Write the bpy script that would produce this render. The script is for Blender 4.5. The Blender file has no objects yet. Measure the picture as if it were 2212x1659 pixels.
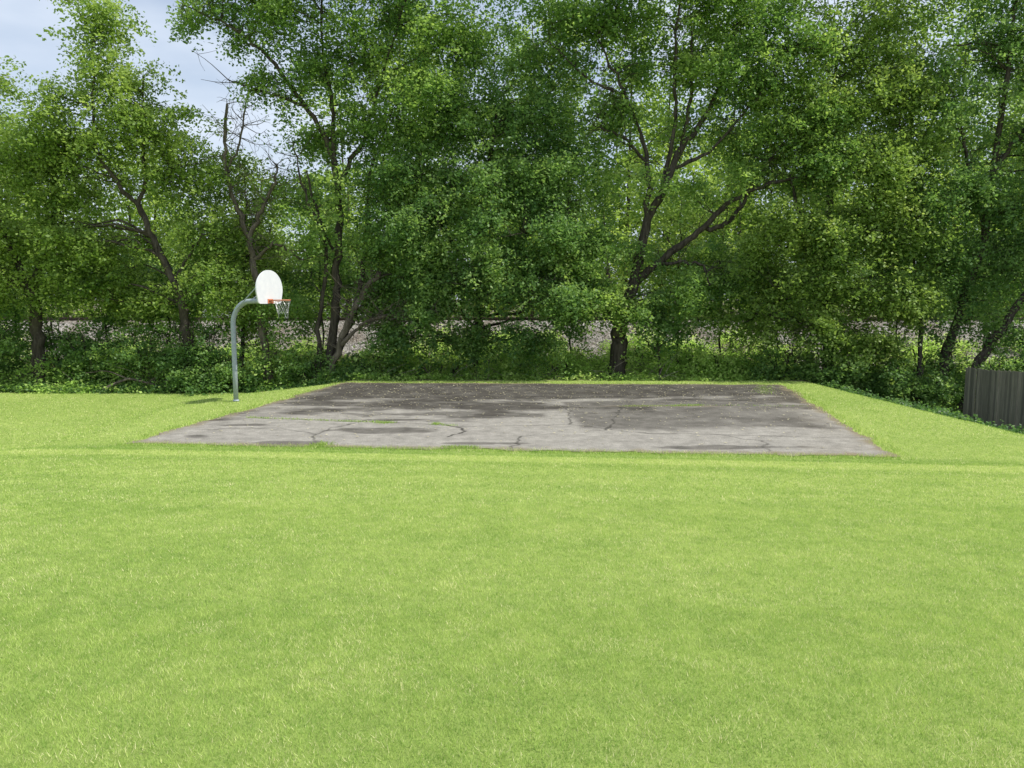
import bpy, math, numpy as np
from mathutils import Vector
rng = np.random.default_rng(7)
scene = bpy.context.scene
col = scene.collection
scene.view_settings.view_transform = 'Standard'
scene.view_settings.look = 'None'
scene.view_settings.exposure = 0

# ------------------------------------------------------------------ helpers
def link(o, parent=None):
    col.objects.link(o)
    if parent is not None:
        o.parent = parent
    return o

def empty(name, loc, label, category, group=None):
    e = bpy.data.objects.new(name, None)
    e.location = loc
    e.empty_display_size = 0.3
    link(e)
    e["label"] = label
    e["category"] = category
    if group: e["group"] = group
    return e

def mesh_obj(name, V, faces, mats, parent=None, smooth=False, attrs=None, matidx=None):
    me = bpy.data.meshes.new(name)
    V = np.asarray(V, dtype=np.float32)
    me.vertices.add(len(V))
    me.vertices.foreach_set("co", V.ravel())
    if not isinstance(faces, list): faces = [faces]
    faces = [np.asarray(f, dtype=np.int32) for f in faces if len(f)]
    loops = np.concatenate([f.ravel() for f in faces])
    tot = np.concatenate([np.full(len(f), f.shape[1], dtype=np.int32) for f in faces])
    start = np.concatenate([[0], np.cumsum(tot)[:-1]]).astype(np.int32)
    me.loops.add(len(loops))
    me.loops.foreach_set("vertex_index", loops)
    me.polygons.add(len(tot))
    me.polygons.foreach_set("loop_start", start)
    if matidx is not None:
        me.polygons.foreach_set("material_index", np.asarray(matidx, dtype=np.int32))
    me.update(calc_edges=True)
    me.polygons.foreach_set("use_smooth", np.full(len(tot), smooth, dtype=bool))
    if attrs:
        for k, a in attrs.items():
            at = me.attributes.new(k, 'FLOAT', 'POINT')
            at.data.foreach_set("value", np.asarray(a, dtype=np.float32))
    for m in (mats if isinstance(mats, (list, tuple)) else [mats]):
        me.materials.append(m)
    o = bpy.data.objects.new(name, me)
    link(o, parent)
    return o

LAT = rng.random((256, 256))
def vnoise(x, y, s=1.0, seed=0):
    x = np.asarray(x, float) / s + seed * 17.3 + 500; y = np.asarray(y, float) / s + seed * 31.7 + 500
    xi = np.floor(x).astype(int); yi = np.floor(y).astype(int)
    fx = x - xi; fy = y - yi
    fx = fx * fx * (3 - 2 * fx); fy = fy * fy * (3 - 2 * fy)
    a = LAT[xi % 256, yi % 256]; b = LAT[(xi + 1) % 256, yi % 256]
    c = LAT[xi % 256, (yi + 1) % 256]; d = LAT[(xi + 1) % 256, (yi + 1) % 256]
    return (a * (1 - fx) + b * fx) * (1 - fy) + (c * (1 - fx) + d * fx) * fy
def fbm(x, y, s=1.0, seed=0, o=4):
    t = 0; w = 0
    for i in range(o):
        t = t + vnoise(x, y, s / 2 ** i, seed + i * 3) * 0.5 ** i; w += 0.5 ** i
    return t / w
def sstep(a, b, x):
    t = np.clip((x - a) / (b - a), 0, 1)
    return t * t * (3 - 2 * t)

# ------------------------------------------------------------------ terrain
def height(x, y):
    x = np.asarray(x, float); y = np.asarray(y, float)
    yf = 15.63 - 0.092 * np.clip(x, -14, 14) - 0.45
    t = np.clip((yf - y) / yf, 0, 1)
    h = 1.5 * (np.power(t + 0.02, 0.85) - 0.02 ** 0.85)
    R = sstep(0, 3.6, x - (11.2 - (y - 21) * 0.06)) * sstep(9, 17, y) * 1.3
    xb = -9.3 + np.clip(y - 24, 0, 5) * 0.75
    L = sstep(0, 3.2, xb - x) * 0.5 * sstep(13, 19, y)
    B = sstep(29.0, 31.5, y) * 0.55
    h = h - np.maximum(np.maximum(R, L), B)
    e = np.clip((y - 34.8) / 5.2, 0, 1)
    h = h + e * (1.85 - h)
    d = sstep(44.5, 49, y)
    h = h - d * 0.9
    return h
def lawn_edge(x):
    return np.where(x < -9, 29.6, 29.15) + 0.25 * (vnoise(x, x * 0, 1.3, 3) - 0.5)
def lawn_mask(x, y):
    m = sstep(0.12, -0.12, y - lawn_edge(x))
    rb = 12.1 - (y - 21) * 0.06 + 0.5 * (vnoise(y, y * 0, 1.2, 5) - 0.5)
    mr = 1 - sstep(-0.1, 0.2, x - rb) * sstep(13, 15, y)
    return m * mr
def lawn_tone(x, y):
    """mowing and growth variation of the turf"""
    d = (15.63 - 0.092 * x) - y + 0.3 * (vnoise(x, y, 4, 8) - .5) - 0.02 * np.clip(np.abs(x) - 5.5, 0, 9) ** 2
    t = -0.22 * sstep(-.2, .1, d) * sstep(1.1, .7, d) + 0.15 * sstep(.7, 1.1, d) * sstep(2.4, 1.9, d)
    t = t - 0.10 * sstep(2.1, 2.4, d) * sstep(3.2, 2.9, d) + 0.035 * np.sin(d * 2 * np.pi / 1.1) * sstep(3, 4, d) * sstep(12, 7, d)
    t = t - .07 * sstep(6, 2.5, y)
    return t + (fbm(x, y, 5.5, 101, 3) - .5) * 0.22 + (fbm(x, y, .9, 151, 4) - .5) * .20
C = np.array([[-8.3, 16.38], [7.62, 14.93], [9.75, 27.7], [-6.25, 28.36]])
def in_court(x, y, g=0.0):
    r = np.ones_like(x, dtype=bool)
    for i in range(4):
        a = C[i]; b = C[(i + 1) % 4]
        e = (b - a) / np.linalg.norm(b - a)
        r &= ((x - a[0]) * (-e[1]) + (y - a[1]) * e[0]) > g
    return r

# ------------------------------------------------------------------ materials
def newmat(name):
    m = bpy.data.materials.new(name); m.use_nodes = True
    nt = m.node_tree; nt.nodes.clear()
    out = nt.nodes.new('ShaderNodeOutputMaterial')
    return m, nt, out
def N(nt, t, **kw):
    n = nt.nodes.new(t)
    for k, v in kw.items(): setattr(n, k, v)
    return n
def ramp(nt, fac, stops):
    r = N(nt, 'ShaderNodeValToRGB')
    els = r.color_ramp.elements
    while len(els) < len(stops): els.new(0.5)
    for e, (p, c) in zip(els, stops):
        e.position = p; e.color = (*c, 1)
    nt.links.new(fac, r.inputs[0])
    return r.outputs[0]
def noise(nt, scale, detail=4, rough=0.55, vec=None):
    n = N(nt, 'ShaderNodeTexNoise'); n.inputs['Scale'].default_value = scale
    n.inputs['Detail'].default_value = detail; n.inputs['Roughness'].default_value = rough
    if vec is not None: nt.links.new(vec, n.inputs['Vector'])
    return n.outputs['Fac']
def mixc(nt, fac, a, b, mode='MIX'):
    n = N(nt, 'ShaderNodeMix', data_type='RGBA', blend_type=mode)
    if isinstance(fac, (int, float)): n.inputs[0].default_value = fac
    else: nt.links.new(fac, n.inputs[0])
    for i, v in ((6, a), (7, b)):
        if isinstance(v, tuple): n.inputs[i].default_value = (*v, 1)
        else: nt.links.new(v, n.inputs[i])
    return n.outputs[2]
def attr(nt, name):
    return N(nt, 'ShaderNodeAttribute', attribute_name=name).outputs['Fac']
def bump(nt, h, strength, dist):
    b = N(nt, 'ShaderNodeBump'); b.inputs['Strength'].default_value = strength; b.inputs['Distance'].default_value = dist
    nt.links.new(h, b.inputs['Height']); return b.outputs[0]
def objco(nt):
    return N(nt, 'ShaderNodeTexCoord').outputs['Object']
def princ(nt, out, color, rough=0.8, spec=0.3, metal=0.0, normal=None):
    p = N(nt, 'ShaderNodeBsdfPrincipled')
    if isinstance(color, tuple): p.inputs['Base Color'].default_value = (*color, 1)
    else: nt.links.new(color, p.inputs['Base Color'])
    p.inputs['Roughness'].default_value = rough
    p.inputs['Specular IOR Level'].default_value = spec
    p.inputs['Metallic'].default_value = metal
    if normal is not None: nt.links.new(normal, p.inputs['Normal'])
    nt.links.new(p.outputs[0], out.inputs[0])
    return p

def leaf_mat(name, stops, transc, tf=0.4, k=1.0, gloss=False):
    m, nt, out = newmat(name)
    stops = [(p, tuple(min(1, v * k) for v in c)) for p, c in stops]
    c = ramp(nt, attr(nt, 'rnd'), stops)
    if gloss:
        p = princ(nt, out, c, .5, .35)
    else:
        p = N(nt, 'ShaderNodeBsdfDiffuse'); nt.links.new(c, p.inputs[0])
    tr = N(nt, 'ShaderNodeBsdfTranslucent')
    tcn = mixc(nt, 1.0, c, transc, 'MULTIPLY')
    nt.links.new(tcn, tr.inputs[0])
    mx = N(nt, 'ShaderNodeMixShader'); mx.inputs[0].default_value = tf
    nt.links.new(p.outputs[0], mx.inputs[1]); nt.links.new(tr.outputs[0], mx.inputs[2])
    nt.links.new(mx.outputs[0], out.inputs[0])
    return m
M_leaf = leaf_mat('maple_leaves', [(0, (0.045, 0.095, 0.024)), (0.5, (0.112, 0.18, 0.044)), (1, (0.225, 0.295, 0.085))], (1.6, 1.6, 1.1), 0.45, 1.85, True)
M_leafy = leaf_mat('light_leaves', [(0, (0.065, 0.118, 0.024)), (0.5, (0.15, 0.215, 0.05)), (1, (0.255, 0.315, 0.09))], (1.45, 1.45, 1.0), 0.45, 1.72, True)
M_leafd = leaf_mat('dark_leaves', [(0, (0.036, 0.080, 0.024)), (0.5, (0.090, 0.155, 0.044)), (1, (0.18, 0.25, 0.075))], (1.6, 1.6, 1.1), 0.45, 1.85, True)
M_far = leaf_mat('woodland_leaves', [(0, (0.065, 0.118, 0.024)), (0.5, (0.15, 0.215, 0.05)), (1, (0.25, 0.31, 0.09))], (1.45, 1.45, 1.0), 0.45, 1.85)
M_under = leaf_mat('undergrowth_leaves', [(0, (0.06, 0.12, 0.025)), (0.5, (0.17, 0.255, 0.06)), (1, (0.31, 0.38, 0.13))], (1.3, 1.3, 1.0), 0.45, 2.1)
M_grass = leaf_mat('grass_blades', [(0, (0.165, 0.275, 0.058)), (0.45, (0.312, 0.415, 0.108)), (0.8, (0.44, 0.515, 0.175)), (1, (0.70, 0.645, 0.41))], (1.2, 1.2, 1.0), 0.42, 1.32)

def bark(name, c1, c2, sc=9):
    m, nt, out = newmat(name)
    co = objco(nt)
    mp = N(nt, 'ShaderNodeMapping'); mp.inputs['Scale'].default_value = (1, 1, 0.18)
    nt.links.new(co, mp.inputs[0])
    n = noise(nt, sc, 5, 0.65, mp.outputs[0])
    c = ramp(nt, n, [(0.3, c1), (0.7, c2)])
    princ(nt, out, c, 0.95, 0.1, normal=bump(nt, n, 0.9, 0.06))
    return m
M_bark = bark('bark', (0.028, 0.023, 0.019), (0.13, 0.11, 0.09))
M_dead = bark('dead_bark', (0.06, 0.05, 0.04), (0.24, 0.20, 0.16))
M_twig = bark('dry_twigs', (0.20, 0.16, 0.14), (0.42, 0.35, 0.30), 4)

# ground
m, nt, out = newmat('ground'); M_ground = m
co = objco(nt)
g2 = noise(nt, 9, 5, 0.7, co)
gc = ramp(nt, attr(nt, 'tone'), [(0.1, (0.175, 0.275, 0.055)), (0.9, (0.415, 0.485, 0.15))])
gc2 = ramp(nt, g2, [(0.25, (0.75, 0.77, 0.7)), (0.7, (1.15, 1.15, 1.1))])
gg = mixc(nt, 1.0, gc, gc2, 'MULTIPLY')
s = ramp(nt, noise(nt, 2.5, 6, 0.7, co), [(0.3, (0.06, 0.07, 0.03)), (0.55, (0.14, 0.125, 0.07)), (0.75, (0.25, 0.205, 0.15))])
fc = mixc(nt, attr(nt, 'lawn'), s, gg)
princ(nt, out, fc, 0.9, 0.15, normal=bump(nt, noise(nt, 60, 4, 0.7, co), 0.7, 0.04))

# asphalt
m, nt, out = newmat('asphalt'); M_asphalt = m
co = objco(nt)
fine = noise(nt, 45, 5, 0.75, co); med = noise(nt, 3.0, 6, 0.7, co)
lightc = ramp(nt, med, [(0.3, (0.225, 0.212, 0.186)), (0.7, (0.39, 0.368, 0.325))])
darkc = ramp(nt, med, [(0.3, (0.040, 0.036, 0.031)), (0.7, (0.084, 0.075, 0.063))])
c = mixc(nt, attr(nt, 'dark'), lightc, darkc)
sp = ramp(nt, fine, [(0.3, (0.5, 0.5, 0.5)), (0.7, (1.4, 1.4, 1.4))])
c = mixc(nt, 1.0, c, sp, 'MULTIPLY')
c = mixc(nt, attr(nt, 'crack'), c, (0.03, 0.027, 0.022))
c = mixc(nt, attr(nt, 'dirt'), c, (0.20, 0.165, 0.105))
princ(nt, out, c, 0.9, 0.2, normal=bump(nt, fine, 0.6, 0.012))

# ballast
m, nt, out = newmat('ballast_gravel'); M_ballast = m
co = objco(nt)
v = N(nt, 'ShaderNodeTexVoronoi'); v.inputs['Scale'].default_value = 14
nt.links.new(co, v.inputs['Vector'])
bw = N(nt, 'ShaderNodeRGBToBW'); nt.links.new(v.outputs['Color'], bw.inputs[0])
c = ramp(nt, bw.outputs[0], [(0.15, (0.21, 0.20, 0.185)), (0.5, (0.36, 0.34, 0.315)), (0.85, (0.54, 0.52, 0.49))])
e = ramp(nt, v.outputs['Distance'], [(0.25, (1, 1, 1)), (0.75, (0.5, 0.49, 0.48))])
c = mixc(nt, 1.0, c, e, 'MULTIPLY')
c = mixc(nt, ramp(nt, noise(nt, 0.8, 5, 0.6, co), [(0.43, (0, 0, 0)), (0.60, (0.65, 0.65, 0.65))]), c, (0.18, 0.15, 0.115))
princ(nt, out, c, 0.95, 0.1, normal=bump(nt, v.outputs['Distance'], 0.8, -0.05))

def simple(name, c1, c2, sc, rough=0.6, spec=0.4, metal=0.0, bs=0.1, bd=0.01):
    m, nt, out = newmat(name)
    co = objco(nt)
    n = noise(nt, sc, 5, 0.65, co)
    princ(nt, out, ramp(nt, n, [(0.3, c1), (0.7, c2)]), rough, spec, metal, bump(nt, n, bs, bd))
    return m
M_galv = simple('galvanised_steel', (0.29, 0.335, 0.37), (0.40, 0.45, 0.485), 14, 0.55, 0.4, 0.1)
M_board = simple('white_painted_steel', (0.66, 0.68, 0.71), (0.76, 0.77, 0.78), 5, 0.45, 0.5)
M_orange = simple('orange_paint', (0.50, 0.17, 0.085), (0.62, 0.25, 0.13), 12, 0.5, 0.4)
M_chain = simple('chain', (0.30, 0.31, 0.32), (0.5, 0.5, 0.5), 30, 0.4, 0.5, 0.5)
M_rail = simple('rusty_rail', (0.05, 0.038, 0.03), (0.12, 0.09, 0.07), 8, 0.7, 0.3, 0.2)
M_tie = simple('timber_sleeper', (0.07, 0.06, 0.05), (0.15, 0.13, 0.11), 6, 0.9, 0.1)
M_litter = simple('litter', (0.36, 0.32, 0.18), (0.58, 0.54, 0.38), 3, 0.8, 0.2)
M_wall = simple('pale_wall', (0.62, 0.63, 0.64), (0.74, 0.74, 0.74), 0.6, 0.7, 0.2)
M_roof = simple('roof_felt', (0.10, 0.10, 0.11), (0.17, 0.17, 0.18), 1.5, 0.85, 0.2)
M_glass = simple('window_glass', (0.03, 0.04, 0.05), (0.06, 0.07, 0.08), 1.5, 0.12, 0.6)
m, nt, out = newmat('weathered_planks'); M_fence = m
co = objco(nt)
mp = N(nt, 'ShaderNodeMapping'); mp.inputs['Scale'].default_value = (14, 14, 0.8); nt.links.new(co, mp.inputs[0])
n = noise(nt, 2.5, 6, 0.7, mp.outputs[0])
c = ramp(nt, n, [(0.3, (0.15, 0.142, 0.122)), (0.7, (0.34, 0.322, 0.285))])
pv = ramp(nt, attr(nt, 'rnd'), [(0, (0.6, 0.6, 0.58)), (1, (1.25, 1.2, 1.12))])
c = mixc(nt, 1.0, c, pv, 'MULTIPLY')
princ(nt, out, c, 0.9, 0.15, normal=bump(nt, n, 0.6, 0.01))

# ------------------------------------------------------------------ tubes
def tube(pts, rad, sides=6):
    pts = np.asarray(pts, float); rad = np.asarray(rad, float)
    n = len(pts)
    T = np.gradient(pts, axis=0); T /= np.linalg.norm(T, axis=1)[:, None] + 1e-9
    ref = np.array([0.0, 1.0, 0.0]) if abs(T[0, 1]) < 0.9 else np.array([1.0, 0, 0])
    A = np.cross(T, ref); A /= np.linalg.norm(A, axis=1)[:, None] + 1e-9
    B = np.cross(T, A)
    a = np.linspace(0, 2 * np.pi, sides, endpoint=False)
    V = pts[:, None, :] + rad[:, None, None] * (np.cos(a)[None, :, None] * A[:, None, :] + np.sin(a)[None, :, None] * B[:, None, :])
    V = V.reshape(-1, 3)
    i = np.arange(n - 1)[:, None] * sides; j = np.arange(sides)[None, :]; j2 = (j + 1) % sides
    F = np.stack([i + j, i + j2, i + sides + j2, i + sides + j], -1).reshape(-1, 4)
    return V, F
class Acc:
    def __init__(s): s.V = []; s.F = {}; s.n = 0
    def add(s, V, F):
        V = np.asarray(V, float)
        F = np.asarray(F)
        s.V.append(V); s.F.setdefault(F.shape[1], []).append(F + s.n); s.n += len(V)
    def out(s):
        return np.concatenate(s.V), [np.concatenate(f) for f in s.F.values()]
    def capped(s, pts, rad, sides=12):
        V, F = tube(pts, rad, sides)
        s.add(V, F)
        n = len(V)
        s.F.setdefault(sides, []).append(np.array([list(range(sides))[::-1]]) + s.n - n)
        s.F.setdefault(sides, []).append(np.array([list(range(n - sides, n))]) + s.n - n)
    def box(s, c, sz, R=None):
        p = np.array([[x, y, z] for z in (-.5, .5) for y in (-.5, .5) for x in (-.5, .5)]) * np.array(sz)
        if R is not None: p = p @ np.asarray(R).T
        s.add(p + np.array(c), np.array([[0, 2, 3, 1], [4, 5, 7, 6], [0, 1, 5, 4], [2, 6, 7, 3], [0, 4, 6, 2], [1, 3, 7, 5]]))

def smooth_path(ctrl, n, jit=0.0):
    c = np.asarray(ctrl, float); m = len(c)
    P = np.vstack([2 * c[0] - c[1], c, 2 * c[-1] - c[-2]])
    t = np.linspace(0, m - 1 - 1e-6, n); i = t.astype(int); f = (t - i)[:, None]
    p0, p1, p2, p3 = P[i], P[i + 1], P[i + 2], P[i + 3]
    r = 0.5 * (2 * p1 + (p2 - p0) * f + (2 * p0 - 5 * p1 + 4 * p2 - p3) * f ** 2 + (3 * p1 - p0 - 3 * p2 + p3) * f ** 3)
    if jit: r[1:-1, :3] += rng.normal(0, jit, (n - 2, 3))
    r[:, 3] = np.maximum(r[:, 3], 0.006)
    return r

def rand_unit(n):
    v = rng.normal(size=(n, 3)); return v / np.linalg.norm(v, axis=1)[:, None]

def leaves_from_sprays(cen, axis, m, L, spread, size, srnd, tilt=0.8):
    Nn = len(cen)
    s_ = rng.random((Nn, m))
    pos = cen[:, None, :] + axis[:, None, :] * (s_ * L)[..., None]
    w = spread * (1.1 - 0.6 * s_)[..., None]
    pos = pos + rng.normal(size=(Nn, m, 3)) * w * np.array([1, 1, 0.6])
    pos[..., 2] -= 0.4 * L * s_ ** 2
    pos = pos.reshape(-1, 3); K = len(pos)
    nrm = np.array([0, 0, 1.0]) + rng.normal(size=(K, 3)) * tilt
    nrm /= np.linalg.norm(nrm, axis=1)[:, None]
    l = np.cross(nrm, rand_unit(K)); l /= np.linalg.norm(l, axis=1)[:, None] + 1e-9
    wv = np.cross(nrm, l)
    sz = size * rng.uniform(0.6, 1.25, K)[:, None]
    V = np.stack([pos - l * sz * 0.5, pos + wv * sz * 0.33 - l * sz * 0.08, pos + l * sz * 0.55, pos - wv * sz * 0.33 - l * sz * 0.08], 1).reshape(-1, 3)
    F = np.arange(K * 4).reshape(-1, 4)
    r = np.clip(np.repeat(srnd, m) + rng.normal(0, 0.07, K), 0, 1)
    return V, F, np.repeat(r, 4)

DENS = 1.3
def blob_sprays(blobs, by):
    cen = []; ax = []; sr = []
    for b in blobs:
        x, z, rx, rz, dy, n = b
        n = int(n * DENS)
        ry = rx * 0.8
        c0 = np.array([x, by + dy, z])
        k = max(6, int(2.2 * rx * rz) + 5)
        lum = rand_unit(k) * (rng.random(k)[:, None] ** 0.5) * np.array([rx, ry, rz]) * 0.98
        lr = rng.uniform(0.28, 0.62, k) * min(rx, rz)
        pr = lr ** 2; pr /= pr.sum()
        idx = rng.choice(k, n, p=pr)
        d = rand_unit(n)
        p = c0 + lum[idx] + d * (rng.random(n)[:, None] ** 0.5) * lr[idx][:, None] * np.array([1.25, 1.1, 0.7])
        st = rng.random(n) < .14
        p[st] = c0 + rand_unit(int(st.sum())) * np.array([rx, ry, rz]) * rng.uniform(.8, 1.3, (int(st.sum()), 1))
        out = (p - c0) / np.array([rx, ry, rz])
        a = out * np.array([1, 1, 0.4]) + rng.normal(0, 0.4, (n, 3)) + np.array([0, 0, -0.25])
        a /= np.linalg.norm(a, axis=1)[:, None]
        cen.append(p); ax.append(a)
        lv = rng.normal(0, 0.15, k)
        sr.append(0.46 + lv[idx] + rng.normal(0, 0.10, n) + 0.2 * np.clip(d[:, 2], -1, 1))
    return np.concatenate(cen), np.concatenate(ax), np.concatenate(sr)

def make_tree(name, label, cat, base, stems, blobs, mat=None, bmat=None, size=0.136, m=34, L=0.95, spread=0.20,
              nb=None, twigs=0, group=None, shade=0.0):
    mat = mat or M_leaf; bmat = bmat or M_bark
    base = np.array([base[0], base[1], float(height(base[0], base[1])) - 0.12])
    E = empty(name, tuple(base), label, cat, group)
    acc = Acc(); sk = []
    for st in stems:
        st = np.array(st, float)
        nn = max(6, 5 * len(st))
        p = smooth_path(st, nn, 0.04)
        sk.append(p)
        sides = 12 if st[0][3] > 0.15 else 8
        pp = p.copy()
        if st[0][2] < 0.8 and st[0][3] > 0.1:
            pp[0, 3] *= 1.5; pp[1, 3] *= 1.15
        V, F = tube(pp[:, :3] - base, pp[:, 3] * rng.uniform(.92, 1.1, len(pp)), sides)
        V += rng.normal(0, 0.010, V.shape)
        acc.add(V, F)
    SK = np.concatenate(sk)
    cen = None
    if blobs:
        cen, ax, sr = blob_sprays(blobs, base[1])
        extra = []
        for b in blobs:
            for q in range(4 if b[5] > 60 else 2):
                tgt = np.array([b[0], base[1] + b[4], b[1]]) + rand_unit(1)[0] * np.array([b[2], b[2] * .8, b[3]]) * rng.uniform(0.3, 0.9)
                w = np.linalg.norm((SK[:, :3] - tgt), axis=1) + np.maximum(0, SK[:, 2] - tgt[2] + 0.3) * 1.5
                j = int(np.argmin(w)); s0 = SK[j]
                dist = np.linalg.norm(tgt - s0[:3])
                r0 = min(s0[3] * 0.6, 0.015 + 0.011 * dist)
                mid = s0[:3] * 0.5 + tgt * 0.5 + np.array([0, 0, 0.12 * dist]) + rng.normal(0, 0.09 * dist, 3)
                p = smooth_path([[*s0[:3], r0], [*mid, r0 * 0.7], [*tgt, 0.012]], 9, 0.04)
                extra.append(p); V, F = tube(p[:, :3] - base, p[:, 3], 6); acc.add(V, F)
        EX = np.concatenate(extra + [SK[SK[:, 3] < 0.13]]) if len(extra) else SK
        nbr = nb if nb is not None else len(cen) // 4
        for i in rng.choice(len(cen), min(nbr, len(cen)), replace=False):
            tgt = cen[i] + ax[i] * L * 0.5
            w = np.linalg.norm(EX[:, :3] - tgt, axis=1) + np.maximum(0, EX[:, 2] - tgt[2]) * 0.6
            s0 = EX[int(np.argmin(w))]
            dist = np.linalg.norm(tgt - s0[:3])
            if dist > 4.5: continue
            r0 = min(0.03, s0[3] * 0.7, 0.008 + 0.008 * dist)
            mid = s0[:3] * 0.5 + tgt * 0.5 + rng.normal(0, 0.07 * dist, 3) + np.array([0, 0, 0.05 * dist])
            p = smooth_path([[*s0[:3], r0], [*mid, r0 * 0.75], [*tgt, 0.006]], 5)
            V, F = tube(p[:, :3] - base, p[:, 3], 4); acc.add(V, F)
    for i in range(twigs):
        s0 = SK[rng.integers(int(len(SK) * 0.25), len(SK))]
        d = rand_unit(1)[0] * np.array([1, 1, 0.6]) + np.array([0, 0, 0.35]); ln = rng.uniform(0.5, 1.8)
        e = s0[:3] + d * ln
        p = smooth_path([[*s0[:3], 0.018], [*(s0[:3] * .5 + e * .5 + rng.normal(0, 0.12, 3)), 0.011], [*e, 0.006]], 6)
        V, F = tube(p[:, :3] - base, p[:, 3], 4); acc.add(V, F)
        for q in range(3):
            s1 = p[rng.integers(2, 5)]; e1 = s1[:3] + rand_unit(1)[0] * rng.uniform(0.3, 0.8)
            V, F = tube(np.array([s1[:3], (s1[:3] + e1) / 2 + rng.normal(0, .04, 3), e1]) - base, [0.009, 0.007, 0.005], 3); acc.add(V, F)
    V, F = acc.out()
    mesh_obj('trunk', V, F, bmat, E, smooth=True)
    if cen is not None:
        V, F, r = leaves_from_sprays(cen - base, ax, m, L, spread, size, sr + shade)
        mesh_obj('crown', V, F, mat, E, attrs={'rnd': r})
    return E

# ------------------------------------------------------------------ ground sheet
def geo(a, b, n): return np.geomspace(a, b, n)
ys = np.concatenate([-geo(20, 500, 12)[::-1], np.arange(-19, 1, 0.5), np.arange(1, 34.8, 0.15), np.arange(34.8, 50.01, 0.2), 50 + geo(1, 1200, 24)])
xs = np.concatenate([-26 - geo(0.5, 900, 26)[::-1], np.arange(-26, 26.01, 0.2), 26 + geo(0.5, 900, 26)])
X, Y = np.meshgrid(xs, ys)
Z = height(X, Y)
lm = lawn_mask(X, Y)
Z = Z + (fbm(X, Y, 5, 2) - 0.5) * 0.06 * (~in_court(X, Y, -1.2)) * (Y < 34) + (fbm(X, Y, 1.2, 9) - .5) * 0.3 * (1 - lm) * (Y < 34.5)
nx = len(xs); ny = len(ys)
def gridF(nx, ny):
    i = np.arange(ny - 1)[:, None] * nx; j = np.arange(nx - 1)[None, :]
    return np.stack([i + j, i + j + 1, i + nx + j + 1, i + nx + j], -1).reshape(-1, 4)
g = mesh_obj('ground', np.stack([X, Y, Z], -1).reshape(-1, 3), gridF(nx, ny), M_ground, smooth=True,
             attrs={'lawn': lm.ravel(), 'tone': np.clip(.5 + lawn_tone(X, Y), 0, 1).ravel()})
g["kind"] = "structure"

# ------------------------------------------------------------------ court
nu, nv = 520, 400
u, v = np.meshgrid(np.linspace(0, 1, nu), np.linspace(0, 1, nv))
def bil(u, v):
    return (C[0][None, None] * ((1 - u) * (1 - v))[..., None] + C[1] * (u * (1 - v))[..., None] + C[2] * (u * v)[..., None] + C[3] * ((1 - u) * v)[..., None])
P = bil(u, v); X, Y = P[..., 0], P[..., 1]
edge = np.minimum(np.minimum(u, 1 - u) * 15.8, np.minimum(v, 1 - v) * 12.4)
k = np.clip(1 - edge / 0.3, 0, 1)
X = X + k * (fbm(X, Y, 0.6, 21) - 0.5) * 0.45; Y = Y + k * (fbm(X, Y, 0.6, 23) - 0.5) * 0.45
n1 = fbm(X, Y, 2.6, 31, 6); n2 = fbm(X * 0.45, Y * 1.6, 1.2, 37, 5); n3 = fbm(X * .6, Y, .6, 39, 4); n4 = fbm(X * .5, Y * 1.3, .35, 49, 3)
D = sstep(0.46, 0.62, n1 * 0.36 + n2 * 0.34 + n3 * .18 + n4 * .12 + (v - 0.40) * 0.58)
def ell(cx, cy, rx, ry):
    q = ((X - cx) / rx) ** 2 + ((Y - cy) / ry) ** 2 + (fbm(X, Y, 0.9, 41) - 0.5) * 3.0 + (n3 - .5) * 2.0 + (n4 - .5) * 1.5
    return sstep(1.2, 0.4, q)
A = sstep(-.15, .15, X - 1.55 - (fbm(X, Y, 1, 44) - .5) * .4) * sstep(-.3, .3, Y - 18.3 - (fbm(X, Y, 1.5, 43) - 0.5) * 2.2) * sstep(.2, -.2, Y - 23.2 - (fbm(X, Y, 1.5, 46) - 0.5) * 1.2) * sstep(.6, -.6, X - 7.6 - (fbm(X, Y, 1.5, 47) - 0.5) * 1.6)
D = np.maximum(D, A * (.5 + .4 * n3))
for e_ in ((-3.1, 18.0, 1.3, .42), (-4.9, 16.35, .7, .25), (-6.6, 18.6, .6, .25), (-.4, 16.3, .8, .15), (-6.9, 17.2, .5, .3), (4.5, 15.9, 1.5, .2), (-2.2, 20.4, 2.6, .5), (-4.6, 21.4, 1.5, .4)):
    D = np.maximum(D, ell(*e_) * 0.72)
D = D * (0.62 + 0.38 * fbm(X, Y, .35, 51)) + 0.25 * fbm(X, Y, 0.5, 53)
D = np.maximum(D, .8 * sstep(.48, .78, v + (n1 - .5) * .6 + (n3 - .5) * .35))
def seglines(lines, w):
    best = np.full(X.shape, 9.0)
    Xj = X + (fbm(X, Y, 0.35, 61) - .5) * 0.3; Yj = Y + (fbm(X, Y, 0.35, 67) - .5) * 0.3
    for ln in lines:
        for (a, b) in zip(ln[:-1], ln[1:]):
            a = np.array(a); b = np.array(b); d = b - a
            t = np.clip(((Xj - a[0]) * d[0] + (Yj - a[1]) * d[1]) / (d @ d), 0, 1)
            best = np.minimum(best, np.hypot(Xj - a[0] - t * d[0], Yj - a[1] - t * d[1]))
    return sstep(w, w * 0.45, best)
big = [[(-1.42, 17.1), (-1.12, 17.9), (-1.36, 18.5), (-1.9, 18.9)]]
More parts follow.
